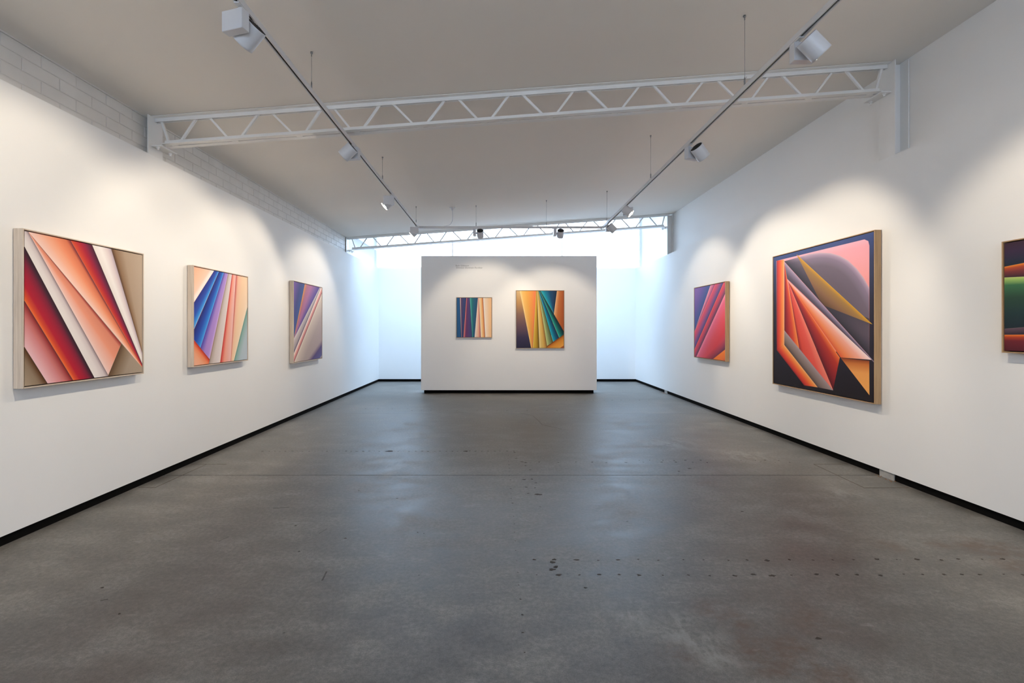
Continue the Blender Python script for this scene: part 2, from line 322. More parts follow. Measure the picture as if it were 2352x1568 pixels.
  ('w', (0.0797, -0.9968, 0.6447), (0.0607, 0.9982, -0.5674), [], [(0.0, 'e88420', 1.0), (0.2, 'b04a28', 1.0), (0.5, '7a3434', 1.0), (1.0, '34202c', 1.0)]),
  ('w', (-0.0607, -0.9982, 0.5674), (-0.0807, 0.9967, -0.1782), [], [(0.0, 'b8c870', 1.0), (0.06, '8cb060', 1.0), (0.15, '3c6c48', 1.0), (0.4, '2a4434', 1.0), (0.7, '1f3434', 1.0), (1.0, '18242c', 1.0)]),
  ('w', (0.0807, -0.9967, 0.1782), (-0.0234, 0.9997, -0.1346), [], [(0.0, '604854', 1.0), (1.0, '2c202a', 1.0)]),
  ('w', (0.0234, -0.9997, 0.1346), (0.0455, 0.999, -0.0119), [], [(0.0, 'e87420', 1.0), (0.15, 'a83c20', 1.0), (0.35, '6c2028', 1.0), (1.0, '4c1420', 1.0)]),
 ],
 'folds': [
  ('w', (1.0, 0.0, 0.0), (-0.9993, -0.0367, 0.1182), [], [(0.0, '285878', 1.0), (0.4, '2c6090', 1.0), (0.8, '2c6498', 1.0), (1.0, '183450', 1.0)]),
  ('w', (0.9994, 0.0336, -0.1181), (-0.9973, 0.074, 0.1688), [], [(0.0, 'd8c0bc', 1.0), (0.08, 'c0a8b0', 1.0), (0.2, '5c4468', 1.0), (0.6, '3c4c7c', 1.0), (0.9, '3a4878', 1.0), (1.0, '242c4c', 1.0)]),
  ('w', (0.9973, -0.074, -0.1688), (-0.9981, -0.0623, 0.3744), [], [(0.0, 'ec948a', 1.0), (0.1, 'c86c70', 1.0), (0.25, '6c3c68', 1.0), (0.6, '5c4478', 1.0), (0.9, '444c7c', 1.0), (1.0, '2c3454', 1.0)]),
  ('w', (0.9981, 0.0623, -0.3744), (-0.9965, 0.084, 0.4239), [], [(0.0, '74d0c0', 1.0), (0.1, '3c9c94', 1.0), (0.3, '2c7078', 1.0), (0.6, '2c6080', 1.0), (0.9, '2c5878', 1.0), (1.0, '183448', 1.0)]),
  ('w', (0.9965, -0.084, -0.4239), (-0.999, -0.0452, 0.5685), [], [(0.0, 'faeee8', 1.0), (0.25, 'f0d0bc', 1.0), (0.6, 'f0b898', 1.0), (0.85, 'd88078', 1.0), (1.0, '8c4660', 1.0)]),
  ('w', (0.9989, 0.0468, -0.5699), (-0.9986, -0.0522, 0.6709), [], [(0.0, 'fae6cc', 1.0), (0.3, 'f8d49c', 1.0), (0.6, 'f4b878', 1.0), (0.85, 'e08850', 1.0), (1.0, '9c4638', 1.0)]),
  ('w', (0.9985, 0.0546, -0.673), (-1.0, -0.0, 0.8259), [], [(0.0, 'faf0e6', 1.0), (0.2, 'f4dcc4', 1.0), (0.6, 'f0c89c', 1.0), (1.0, 'f0b884', 1.0)]),
 ],
 'fan': [
  ('w', (0.0, -1.0, 1.3561), (-0.0, 1.0, 0.0203), [], [(0.0, 'd8b480', 1.0), (0.2, 'c09058', 1.0), (0.4, '8c6858', 1.0), (0.6, '6a5058', 1.0), (0.8, '3c3450', 1.0), (1.0, '282840', 1.0)]),
  ('w', (0.9806, 0.1959, -0.3492), (-0.998, 0.0625, 0.3846), [], [(0.0, 'f6d698', 1.0), (0.15, 'f0bc68', 1.0), (0.4, 'e8a850', 1.0), (0.75, 'ec9448', 1.0), (0.95, 'f08050', 1.0), (1.0, 'e07848', 1.0)]),
  ('w', (0.9918, -0.1277, -0.7701), (-1.0, -0.0, 1.1312), [], [(0.0, 'f4d09c', 1.0), (0.1, 'e0a068', 1.0), (0.35, 'c87038', 1.0), (0.8, 'b05828', 1.0), (1.0, 'b86038', 1.0)]),
  ('w', (0.8665, 0.4992, -1.1622), (-0.9914, 0.1311, 0.7683), [], [(0.0, '18b0b8', 1.0), (0.2, '0c84a0', 1.0), (0.5, '104c74', 1.0), (0.8, '183858', 1.0), (1.0, '122840', 1.0)]),
  ('w', (0.5658, -0.8246, -0.3574), (-0.5658, 0.8246, 0.5663), [], [(0.0, '5c280c', 1.0), (0.15, 'c06c20', 1.0), (0.4, 'e09030', 1.0), (1.0, 'f0a848', 1.0)]),
  ('w', (0.9982, -0.0602, -0.3878), (-0.9992, -0.0391, 0.5415), [], [(0.0, 'ecc868', 1.0), (0.2, 'd8b040', 1.0), (0.5, 'c89c30', 1.0), (0.8, '94701c', 1.0), (1.0, '604810', 1.0)]),
  ('w', (0.9991, 0.0415, -0.5446), (-0.9873, -0.1588, 0.721), [], [(0.0, 'f2dc98', 1.0), (0.25, 'e0c070', 1.0), (0.6, 'd8a850', 1.0), (0.85, 'b08040', 1.0), (1.0, '6c501c', 1.0)]),
  ('w', (0.9872, 0.1592, -0.7214), (-0.9622, -0.2724, 0.8696), [(-0.5658, 0.8246, 0.3574)], [(0.0, 'ccd08a', 1.0), (0.2, 'a8b878', 1.0), (0.5, '7c8c60', 1.0), (0.8, '646c40', 1.0), (1.0, '344020', 1.0)]),
  ('w', (0.9617, 0.274, -0.8714), (-0.9244, -0.3815, 1.0192), [(-0.5658, 0.8246, 0.3574)], [(0.0, '24b8c8', 1.0), (0.2, '1090a8', 1.0), (0.5, '086080', 1.0), (0.8, '0c4060', 1.0), (1.0, '0a2c40', 1.0)]),
  ('w', (0.9237, 0.383, -1.0208), (-0.8675, -0.4975, 1.1606), [(-0.5658, 0.8246, 0.3574)], [(0.0, '2cc0a8', 1.0), (0.15, '189080', 1.0), (0.4, '0c6460', 1.0), (0.7, '083c40', 1.0), (1.0, '0a242c', 1.0)]),
 ],
}


def art_material(name, shapes, gain=1.0, base='8c8074'):
    k = NT(name)
    tc = k.n('ShaderNodeTexCoord')
    sep = k.n('ShaderNodeSeparateXYZ'); k.l(tc.outputs['UV'], sep.inputs[0])
    cmb = k.n('ShaderNodeCombineXYZ'); k.l(sep.outputs[0], cmb.inputs[0]); k.l(sep.outputs[1], cmb.inputs[1])
    cmb.inputs[2].default_value = 1.0
    def dist(abc):
        d = k.n('ShaderNodeVectorMath', operation='DOT_PRODUCT')
        k.l(cmb.outputs[0], d.inputs[0]); d.inputs[1].default_value = abc
        return d.outputs['Value']
    col = lin(base)
    for s in shapes:
        dl, dr = dist(s[1]), dist(s[2])
        cs = [dist(c) for c in s[3]]
        mn = k.math('MINIMUM', dl, dr)
        for c in cs:
            mn = k.math('MINIMUM', mn, c)
        mask = k.math('MULTIPLY', mn, 900.0, clamp=True)
        if s[0] == 'w':
            t = k.math('DIVIDE', dl, k.math('ADD', dl, dr))
        else:
            r = cs[0]
            for c in cs[1:s[5]]:
                nd = k.n('ShaderNodeMath', operation='SMOOTH_MIN')
                k.l(r, nd.inputs[0]); k.l(c, nd.inputs[1]); nd.inputs[2].default_value = 0.03
                r = nd.outputs[0]
            t = k.math('DIVIDE', r, s[6])
        rp = k.ramp(t, s[4])
        fac = k.math('MULTIPLY', mask, rp.outputs[1])
        col = k.mix(fac, col, rp.outputs[0])
    weave = k.noise(420, 1, tc.outputs['UV'])
    wv = k.ramp(weave, [(0.3, (0.94 * gain,) * 3), (0.7, (1.0 * gain,) * 3)]).outputs[0]
    col = k.mix(1.0, col, wv, 'MULTIPLY')
    k.l(col, k.b.inputs['Base Color'])
    k.b.inputs['Roughness'].default_value = 0.6
    k.b.inputs['Specular IOR Level'].default_value = 0.25
    return k.m

# ------------------------------------------------------------------ mesh helpers
class MB:
    def __init__(self):
        self.v = []; self.f = []; self.smooth = set()
    def add(self, vs, fs, smooth=False):
        o = len(self.v)
        self.v += [tuple(v) for v in vs]
        for f in fs:
            if smooth: self.smooth.add(len(self.f))
            self.f.append(tuple(i + o for i in f))
        return self
    def box(self, x0, x1, y0, y1, z0, z1, mat=None):
        vs = [Vector((x, y, z)) for z in (z0, z1) for y in (y0, y1) for x in (x0, x1)]
        if mat is not None: vs = [mat @ v for v in vs]
        return self.add(vs, [(0, 2, 3, 1), (4, 5, 7, 6), (0, 1, 5, 4), (2, 6, 7, 3), (0, 4, 6, 2), (1, 3, 7, 5)])
    def bar(self, a, b, w, t, up=Vector((0, 1, 0))):
        a, b = Vector(a), Vector(b)
        d = (b - a).normalized(); s = up.cross(d).normalized(); u = d.cross(s)
        vs = [p + s * (sx * w / 2) + u * (sy * t / 2) for p in (a, b) for sx, sy in ((-1, -1), (1, -1), (1, 1), (-1, 1))]
        return self.add(vs, [(0, 1, 2, 3), (7, 6, 5, 4), (0, 4, 5, 1), (1, 5, 6, 2), (2, 6, 7, 3), (3, 7, 4, 0)])
    def tube(self, pts, r, n=10, cap=True):
        pts = [Vector(p) for p in pts]
        rs = r if isinstance(r, (list, tuple)) else [r] * len(pts)
        rings = []
        ref = None
        for i, p in enumerate(pts):
            d = (pts[min(i + 1, len(pts) - 1)] - pts[max(i - 1, 0)]).normalized()
            if ref is None:
                ref = Vector((1, 0, 0)) if abs(d.x) < 0.9 else Vector((0, 1, 0))
            s = (ref - d * ref.dot(d)).normalized(); u = d.cross(s); ref = s
            rings.append([p + s * (math.cos(2 * math.pi * j / n) * rs[i]) + u * (math.sin(2 * math.pi * j / n) * rs[i]) for j in range(n)])
        vs = [v for rg in rings for v in rg]
        fs = [(i * n + j, i * n + (j + 1) % n, (i + 1) * n + (j + 1) % n, (i + 1) * n + j) for i in range(len(pts) - 1) for j in range(n)]
        self.add(vs, fs, True)
        if cap:
            m = len(self.v) - len(vs)
            self.f.append(tuple(m + j for j in reversed(range(n))))
            self.f.append(tuple(m + (len(pts) - 1) * n + j for j in range(n)))
        return self
    def lathe(self, prof, origin, axis, n=28, smooth=True):
        """prof: (r, h) pairs along AXIS from ORIGIN"""
        axis = Vector(axis).normalized(); origin = Vector(origin)
        ref = Vector((0, 0, 1)) if abs(axis.z) < 0.9 else Vector((1, 0, 0))
        s = (ref - axis * ref.dot(axis)).normalized(); u = axis.cross(s)
        vs = []
        for r, h in prof:
            for j in range(n):
                a = 2 * math.pi * j / n
                vs.append(origin + axis * h + s * (math.cos(a) * r) + u * (math.sin(a) * r))
        fs = [(i * n + j, i * n + (j + 1) % n, (i + 1) * n + (j + 1) % n, (i + 1) * n + j) for i in range(len(prof) - 1) for j in range(n)]
        return self.add(vs, fs, smooth)
    def build(self, name, mat, parent=None, bevel=0.0, matrix=None):
        me = bpy.data.meshes.new(name)
        me.from_pydata(self.v, [], self.f)
        for i, p in enumerate(me.polygons):
            p.use_smooth = i in self.smooth
        if bevel:
            bm = bmesh.new(); bm.from_mesh(me)
            bmesh.ops.bevel(bm, geom=list(bm.edges), offset=bevel, segments=2, affect='EDGES', clamp_overlap=True)
            bm.to_mesh(me); bm.free()
        me.update()
        o = bpy.data.objects.new(name, me)
        COL.objects.link(o)
        me.materials.append(M[mat] if isinstance(mat, str) else mat)
        if parent: o.parent = parent
        return o

def tag(o, label=None, cat=None, group=None, kind=None):
    if label: o['label'] = label
    if cat: o['category'] = cat
    if group: o['group'] = group
    if kind: o['kind'] = kind
    return o
def empty(name, loc, label, cat, group=None):
    o = bpy.data.objects.new(name, None); COL.objects.link(o); o.location = loc
    o.empty_display_size = 0.1
    return tag(o, label, cat, group)
def local(parent, p):
    return Vector(p) - Vector(parent.location)
def shift(mb, loc):
    l = Vector(loc)
    mb.v = [tuple(Vector(v) - l) for v in mb.v]
    return mb
def struct(mb, name, mat, parent=None, label=None, cat=None, bevel=0):
    o = mb.build(name, mat, parent, bevel)
    if not parent: tag(o, label, cat, kind='structure')
    return o

# ------------------------------------------------------------------ the room
XL, XR = -3.418, 3.884           # plasterboard faces
XLB, XRU = -3.52, 4.04           # brick face, upper right wall face
YB, YF = 13.50, -5.5             # back wall, front wall behind the camera
HB, HT = 0.072, 3.212            # bottom and top of the plasterboard
JY = 4.866                       # long floor joint
def zc(x): return 3.869 + 0.0735 * x

# floor: concrete slabs
fl = MB().box(XLB - .3, XRU + .3, YF - .3, YB + .4, -0.16, -0.03)
floor = struct(fl, 'floor', 'joint', label='worn grey concrete floor of large slabs with dark joint lines', cat='floor')
sl = [(YF - .2, JY - .0065), (JY + .0065, 8.400), (8.4025, 11.12), (11.124, YB + .3)]
for a, b in sl:
    MB().box(XLB - .2, XRU + .2, a, b, -0.05, 0).build('slab', 'floor', floor)
# saw-cut outlines of the column footings
def strip(a, b, wd, z=0.0012):
    a, b = Vector(a), Vector(b); d = (b - a).normalized(); n = Vector((-d.y, d.x)) * wd / 2
    return [(a.x + n.x, a.y + n.y), (b.x + n.x, b.y + n.y), (b.x - n.x, b.y - n.y), (a.x - n.x, a.y - n.y)]
def flat(mb, poly, z0=0.0001, z1=0.0012):
    n = len(poly)
    mb.add([(x, y, z0) for x, y in poly] + [(x, y, z1) for x, y in poly],
           [tuple(range(n, 2 * n))] + [(i, (i + 1) % n, n + (i + 1) % n, n + i) for i in range(n)])
for pts in ([(-3.41, 4.49), (-3.25, 4.49)], [(-3.41, 5.26), (-3.02, 5.262)], [(-3.25, 4.49), (-3.24, 5.26)],
            [(3.448, 4.479), (3.87, 4.485)], [(3.448, 4.479), (3.49, 5.26)], [(3.49, 5.26), (3.87, 5.27)]):
    mb = MB(); flat(mb, strip(pts[0], pts[1], .005)); mb.build('joint_line', 'cut', floor)
ck = MB()
for a, b in zip(*[[(.38, 8.47), (.59, 8.18), (.65, 7.71), (.675, 7.43), (.94, 7.1)][i:] for i in (0, 1)]):
    flat(ck, strip(a, b, .004))
ck.build('crack', 'scuff', floor)
# rows of old fixing holes in the slab
hb = MB()
def blot(x, y, r):
    n = 9; a0 = random.random() * 6; r *= .85
    flat(hb, [(x + math.cos(a0 + 2 * math.pi * i / n) * r * random.uniform(.35, 1.35) * 1.3, y + math.sin(a0 + 2 * math.pi * i / n) * r * random.uniform(.35, 1.25)) for i in range(n)], 0.0001, 0.0009)
for i in range(26):                                    # seam of small dots running towards the camera
    y = 2.2 + i * .145 if i < 14 else 4.2 + (i - 14) * .13
    blot(.118 + (y - 3) * -.004 + random.uniform(-.004, .004), y, random.uniform(.004, .008))
for row, y, x0, x1, st in (('a', 5.82, -2.9, .25, .075), ('b', 5.34, .30, 3.3, .19), ('b2', 5.42, 1.6, 3.2, .15), ('c', 3.085, .23, 3.75, .14), ('d', 2.894, .23, 3.75, .133),
                           ('e', 8.72, -1.6, 1.2, .17), ('f', 10.0, 1.2, 3.3, .2), ('g', 8.9, -3.0, -1.7, .24)):
    x = x0
    while x < x1:
        blot(x, y + random.uniform(-.012, .012), random.uniform(.005, .015) * (1.15 if row in 'cd' else 1.0))
        x += st * random.uniform(.8, 1.2)
for x, y, r in ((.19, 5.75, .015), (.2, 5.5, .012), (.26, 5.35, .016), (.29, 5.2, .012), (.33, 5.05, .012), (.25, 4.73, .02), (.33, 4.74, .014), (.36, 4.62, .012), (.26, 4.5, .012),
                (.34, 4.48, .013), (.27, 4.33, .011), (.36, 4.3, .028), (.35, 4.0, .009), (.34, 3.05, .022), (.36, 2.99, .02), (.33, 2.96, .02), (-1.55, 3.62, .012), (-1.1, 3.4, .010),
                (-1.35, 3.2, .009), (-.6, 3.5, .008), (-.55, 3.48, .006), (-2.3, 2.75, .010), (-2.0, 2.5, .008), (1.0, 3.7, .008), (2.0, 3.9, .010), (2.05, 5.1, .016), (1.9, 5.0, .014),
                (1.55, 2.3, .012), (.5, 2.75, .01), (-.9, 4.2, .008), (-1.3, 4.4, .008), (-.4, 5.82, .03), (-1.35, 5.82, .035)):
    blot(x, y, r)
tag(hb.build('fixing_hole', 'stain', floor), kind='stuff')
# scuffs
sb = MB()
for a, b, wd in (((-1.054, 2.83), (-1.066, 2.935), .010), ((-1.89, 3.97), (-1.76, 3.99), .007), ((-2.2, 2.62), (-2.17, 2.635), .008), ((-1.98, 3.35), (-1.95, 3.43), .003), ((-1.32, 3.48), (-1.29, 3.56), .003)):
    flat(sb, strip(a, b, wd), .0001, .0008)
tag(sb.build('scuff_mark', 'scuff', floor), kind='stuff')

# left wall: painted brick above, plasterboard in front below, black recess at the foot
wl = struct(MB().box(XLB - .25, XLB - .0058, YF, 11.10, -.03, zc(XLB) + .02), 'wall_left', 'mortar',
            label='white painted brick left wall lined with smooth white plasterboard up to head height', cat='wall')
bL, bH, jo = .301, .1, .006
def brick_mesh(L, H, D):
    c = .0032
    mb = MB()
    y0, y1, z0, z1 = jo / 2, L - jo / 2, jo / 2, H - jo / 2
    vs = [(-D, y0, z0), (-D, y1, z0), (-D, y1, z1), (-D, y0, z1), (-c, y0, z0), (-c, y1, z0), (-c, y1, z1), (-c, y0, z1),
          (0, y0 + c, z0 + c), (0, y1 - c, z0 + c), (0, y1 - c, z1 - c), (0, y0 + c, z1 - c)]
    mb.add(vs, [(0, 1, 5, 4), (1, 2, 6, 5), (2, 3, 7, 6), (3, 0, 4, 7), (4, 5, 9, 8), (5, 6, 10, 9), (6, 7, 11, 10), (7, 4, 8, 11), (8, 9, 10, 11)])
    return mb
b0 = brick_mesh(bL, bH, .006).build('brick', 'brick', wl)
me_b = b0.data
first = True
ztop = zc(XLB) - .006
for c in range(4):
    z = ztop - bH * (c + 1)
    y = 3.652 - (0 if c % 2 == 0 else .149)
    y -= bL * 5
    while y < 11.05:
        if first: o = b0; first = False
        else:
            o = b0.copy(); COL.objects.link(o); o.parent = wl
        o.location = (XLB - random.uniform(0, .0015), y, z)
        sc_ = min(1.0, (11.10 - y) / bL)
        o.scale = (1, sc_, 1)
        y += bL
struct(MB().box(XL - .013, XL, YF, YB + .10, HB, HT), 'plasterboard', 'wall', wl, bevel=0)
struct(MB().box(XLB - .2, XL - .0135, YF, YB + .10, HT - .03, HT - .0005), 'ledge', 'wall', wl)
struct(MB().box(XL - .10, XL - .018, YF, YB + .02, -.02, HB + .06), 'recess_strip', 'black', wl)
struct(MB().box(XLB - .25, XLB, 11.14, YB + .10, HT - .05, 4.74), 'upper_lining', 'wall', wl)
# right wall
wr = struct(MB().box(XRU, XRU + .25, YF, YB + .10, -.03, 4.9), 'wall_right', 'wall',
            label='smooth white right wall stepping back above its plasterboard lining', cat='wall')
struct(MB().box(XR, XR + .010, YF, YB + .10, HB, HT), 'plasterboard', 'wall', wr)
struct(MB().box(XR + .0105, XRU - .001, YF, YB + .10, HT - .03, HT - .0005), 'ledge', 'wall', wr)
for a, b in ((YF, 4.672), (4.872, 10.975), (11.17, YB + .02)):
    struct(MB().box(XR + .020, XR + .12, a, b, -.02, HB + .06), 'recess_strip', 'black', wr)
# back wall
wb = struct(MB().box(XLB, XRU, YB, YB + .10, HB, HT + .01), 'wall_back', 'wall',
            label='low white back wall below the tall glazed daylight opening', cat='wall')
struct(MB().box(XL - .05, XR + .05, YB + .020, YB + .10, -.02, HB - .0005), 'recess_strip', 'black', wb)
# front wall behind the camera with a shop window
wf = MB().box(XLB, XRU, YF - .2, YF, 3.1, 4.35).box(XLB, -3.0, YF - .2, YF, -.03, 3.1).box(3.5, XRU, YF - .2, YF, -.03, 3.1).box(-3.0, 3.5, YF - .2, YF, -.03, 1.75)
wf = struct(wf, 'wall_front', 'wall', label='white front wall behind the viewer', cat='wall')
# ceiling, sloping up to the right
cl = MB()
vs = [(x, y, zc(x) + dz) for dz in (0, .12) for y in (YF, 11.12) for x in (XLB - .2, XRU + .1)]
cl.add(vs, [(0, 2, 3, 1), (4, 5, 7, 6), (0, 1, 5, 4), (2, 6, 7, 3), (0, 4, 6, 2), (1, 3, 7, 5)])
ceil = struct(cl, 'ceiling', 'ceiling', label='smooth off-white ceiling rising gently to the right', cat='ceiling')
# upstand above the end of the ceiling
up = MB()
vs = [(x, y, z) for z in (0, 1) for y in (11.125, 11.20) for x in (XLB - .2, XRU)]
vs = [(x, y, (zc(x) + .03) if z == 0 else 4.74) for x, y, z in vs]
up.add(vs, [(0, 2, 3, 1), (4, 5, 7, 6), (0, 1, 5, 4), (2, 6, 7, 3), (0, 4, 6, 2), (1, 3, 7, 5)])
struct(up, 'upstand', 'wall', ceil)
# small bead where brick meets ceiling
bd = MB().bar((XLB + .006, YF, zc(XLB) - .006), (XLB + .006, 11.1, zc(XLB) - .006), .012, .012, Vector((0, 0, 1)))
struct(bd, 'trim_1', 'brick', label='thin white bead along the top of the brick wall', cat='trim')
# daylight glazing beyond the second truss
wn = MB().box(XLB, XRU, YB + .03, YB + .08, HT + .011, HT + .05).box(XLB, XRU, YB + .03, YB + .08, 4.70, 4.75).box(XLB, XLB + .04, YB + .03, YB + .08, HT + .05, 4.70).box(XRU - .04, XRU, YB + .03, YB + .08, HT + .05, 4.70)
wn = struct(wn, 'window_1', 'steel', label='wide bright daylight window above the low back wall', cat='window')
for i in range(3):
    x0 = XLB + .04 + i * (XRU - XLB - .08) / 3
    struct(MB().box(x0 + .004, x0 + (XRU - XLB - .08) / 3 - .004, YB + .05, YB + .056, HT + .05, 4.70), 'pane', 'glass', wn)
rl = MB().box(XLB, XRU, 11.20, 11.25, 4.75, 4.82).box(XLB, XRU, YB + .05, YB + .10, 4.75, 4.82)
rl = struct(rl, 'window_2', 'steel', label='glazed rooflight over the bay behind the freestanding wall', cat='window')
for i in range(3):
    x0 = XLB + i * (XRU - XLB) / 3
    struct(MB().box(x0 + .004, x0 + (XRU - XLB) / 3 - .004, 11.25, YB + .05, 4.78, 4.788), 'pane', 'roof_glass', rl)
struct(MB().box(-3.50, -3.42, 11.45, 13.3, 3.69, 3.75), 'wall_plate', 'steel', wl)

# ------------------------------------------------------------------ steel columns
def column(x_face, sgn, y0, base, label, z_low=HT - .02):
    """H section, one flange facing the room at X_FACE; SGN points into the wall"""
    xa = x_face; xb = x_face + sgn * .142
    r = empty('steel_column', ((xa + xb) / 2, y0 + .1, 0), label, 'column', 'white steel columns carrying the roof trusses')
    zt = zc(min(abs(xa), abs(xb)) * (1 if xa > 0 else -1)) - .005 if xa > 0 else zc(min(xa, xb)) - .002
    def bx(x0, x1, ya, yb, za, zb):
        return shift(MB().box(min(x0, x1), max(x0, x1), ya, yb, za, zb), r.location)
    bx(xa, xa + sgn * .010, y0, y0 + .2, z_low, zt).build('flange', 'steel', r)
    if abs(xb - xa) > .1 and sgn > 0:
        bx(xb - sgn * .010, xb, y0, y0 + .2, z_low, zt).build('flange', 'steel', r)
    bx(xa + sgn * .010, xb - (sgn * .010 if sgn > 0 else 0), y0 + .096, y0 + .104, z_low, zt).build('web', 'steel', r)
    if base:
        bx(xa, xa + .008, y0 + .012, y0 + .19, 0, HB + .02).build('base', 'base_steel', r)
    return r
column(XR + .0105, 1, 4.667, True, 'white steel column in the right wall at the near truss')
column(XR + .0105, 1, 10.975, True, 'white steel column in the right wall beside the daylight opening')
# left columns stand against the brick face
def column_left(xf, y0, label, z_low=HT - .0004):
    r = empty('steel_column', (xf, y0 + .1, 0), label, 'column', 'white steel columns carrying the roof trusses')
    zt = zc(xf) - .006
    shift(MB().box(xf - .010, xf, y0, y0 + .2, z_low, zt), r.location).build('flange', 'steel', r)
    if xf - .010 > XLB + .004:
        shift(MB().box(XLB, xf - .010, y0 + .096, y0 + .104, z_low, zt), r.location).build('web', 'steel', r)
column_left(-3.448, 4.667, 'white steel column at the left end of the near truss')
column_left(-3.500, 10.885, 'white steel column at the left end of the far truss')

# rust crumbs at the right column bases
for cx, cy, nm in ((3.87, 4.77, 'a'), (3.84, 11.05, 'b')):
    cb = MB()
    for i in range(16):
        x = cx + random.uniform(-.03, .03); y = cy + random.uniform(-.12, .12); s = random.uniform(.003, .009)
        cb.add([(x - s, y - s, 0.0002), (x + s, y - s * .6, 0.0002), (x + s * .2, y + s, 0.0002), (x, y, s)], [(0, 1, 3), (1, 2, 3), (2, 0, 3), (0, 2, 1)])
    o = cb.build('rust_crumb', 'rust')
    tag(o, 'rusty crumbs on the floor at the near right column base' if nm == 'a' else 'pale crumbs on the floor at the far right column base', 'debris', kind='stuff')

# ------------------------------------------------------------------ roof trusses
TOPX = [466.5, 609, 752, 887, 1037, 1184, 1333, 1484, 1631, 1780, 1927]
BOTX = [401, 539.5, 687.5, 820, 965, 1113, 1263, 1412, 1558, 1710, 1856, 1998]
kx = 4.77 / 1090
TOPX = [(p - 1146) * kx for p in TOPX]; BOTX = [(p - 1146) * kx for p in BOTX]
def truss(yc, dx, xa, xb, label, bw=.020):
    r = empty('roof_truss', ((xa + xb) / 2, yc, zc((xa + xb) / 2) - .29), label, 'truss', 'white lattice roof trusses')
    g = .012                      # half gap between the paired angles
    leg, t = .055, .006
    def slope_box(x0, x1, y0, y1, d0, d1):
        """box that follows the ceiling slope; D0, D1 are drops below the ceiling"""
        vs = [(x, y, zc(x) - d) for d in (d1, d0) for y in (y0, y1) for x in (x0, x1)]
        return vs, [(0, 2, 3, 1), (4, 5, 7, 6), (0, 1, 5, 4), (2, 6, 7, 3), (0, 4, 6, 2), (1, 3, 7, 5)]
    for s in (-1, 1):
        mb = MB()
        ya, yb = sorted((yc + s * g, yc + s * (g + leg)))
        mb.add(*slope_box(xa, xb, ya, yb, .004, .004 + t))
        ya, yb = sorted((yc + s * g, yc + s * (g + t)))
        mb.add(*slope_box(xa, xb, ya, yb, .004 + t, .004 + .042))
        shift(mb, r.location).build('top_chord', 'steel', r)
        mb = MB()
        ya, yb = sorted((yc + s * g, yc + s * (g + leg)))
        x0 = xa + .10; x1 = xb - .08
        mb.add(*slope_box(x0, x1, ya, yb, .284, .290))
        ya, yb = sorted((yc + s * g, yc + s * (g + t)))
        mb.add(*slope_box(x0, x1, ya, yb, .240, .284))
        shift(mb, r.location).build('bottom_chord', 'steel', r)
    # web bars
    h = .0125
    def wbar(x0, x1):
        p0 = Vector((x0 + dx, yc, zc(x0 + dx) - .018)); p1 = Vector((x1 + dx, yc, zc(x1 + dx) - .27))
        shift(MB().bar(p0, p1, bw, bw), r.location).build('web_bar', 'steel', r)
    wbar(TOPX[0] - .42, BOTX[0] - h * 4)
    for i, tx in enumerate(TOPX):
        wbar(tx - .055, BOTX[i] + .052)
        wbar(tx + .055, BOTX[i + 1] - .052)
    wbar(TOPX[-1] + .43, BOTX[-1] + .052)
    # packers between the bottom angles
    for x in BOTX[::1]:
        shift(MB().box(x + dx - .03, x + dx + .03, yc - g, yc + g, zc(x) - .2895, zc(x) - .272), r.location).build('packer', 'steel', r)
    # seat brackets with bolts under each end
    for s, x in ((-1, xa + .005), (1, xb - .005)):
        zz = zc(x) - .292 - (.004 if s < 0 else .008)
        x0, x1 = (x, x + .10) if s < 0 else (x - .10, x)
        ex = .23
        b = MB().box(x0, x1, yc - .07, yc + ex - .07, zz - .012, zz)
        br = shift(b, r.location).build('seat_bracket', 'steel', r)
        for yy in (yc - .045, yc + ex - .10):
            xm = (x0 + x1) / 2
            bb = MB().lathe([(0, 0), (.016, 0), (.016, .012), (.010, .012), (.010, .030), (0, .030)], (xm, yy, zz - .012), (0, 0, -1), 6, False)
            shift(bb, r.location).build('bolt', 'steel', br)
    return r
truss(4.77, 0, -3.447, XR + .008, 'near white steel lattice truss crossing the whole ceiling')
truss(10.985, -.010, -3.495, XR + .008, 'far white steel lattice truss silhouetted against the daylight window', .0235)

# ------------------------------------------------------------------ freestanding wall
px0, px1, py = -1.806, 2.266, 10.95 + .05
pt = empty('partition_wall', ((px0 + px1) / 2, py + .15, 0), 'freestanding white exhibition wall on a black plinth in front of the window', 'partition')
shift(MB().box(px0, px1, py, py + .30, .080, 3.190), pt.location).build('panel', 'wall', pt, bevel=.002)
shift(MB().box(px0 + .062, px1 - .062, py + .06, py + .24, 0, .080), pt.location).build('plinth', 'black', pt)
def text(body, x, z, size, y, shear=0):
    cu = bpy.data.curves.new('lettering', 'FONT')
    cu.body = body; cu.size = size; cu.extrude = .0004; cu.offset = -.0003; cu.shear = shear; cu.resolution_u = 3
    o = bpy.data.objects.new('tmp', cu)
    COL.objects.link(o)
    me = bpy.data.meshes.new_from_object(o)
    bpy.data.objects.remove(o)
    me.materials.clear(); me.materials.append(M['letter'])
    ob = bpy.data.objects.new('lettering', me); COL.objects.link(ob)
    ob.parent = pt
    ob.rotation_euler = (math.pi / 2, 0, 0)
    ob.location = local(pt, (x, y, z))
    return ob
text('Beth Gibbeson', -1.005, 2.948, .052, py - .0006)
text('Eliminate illuminate illucidate', -.995, 2.900, .052, py - .0006, .22)
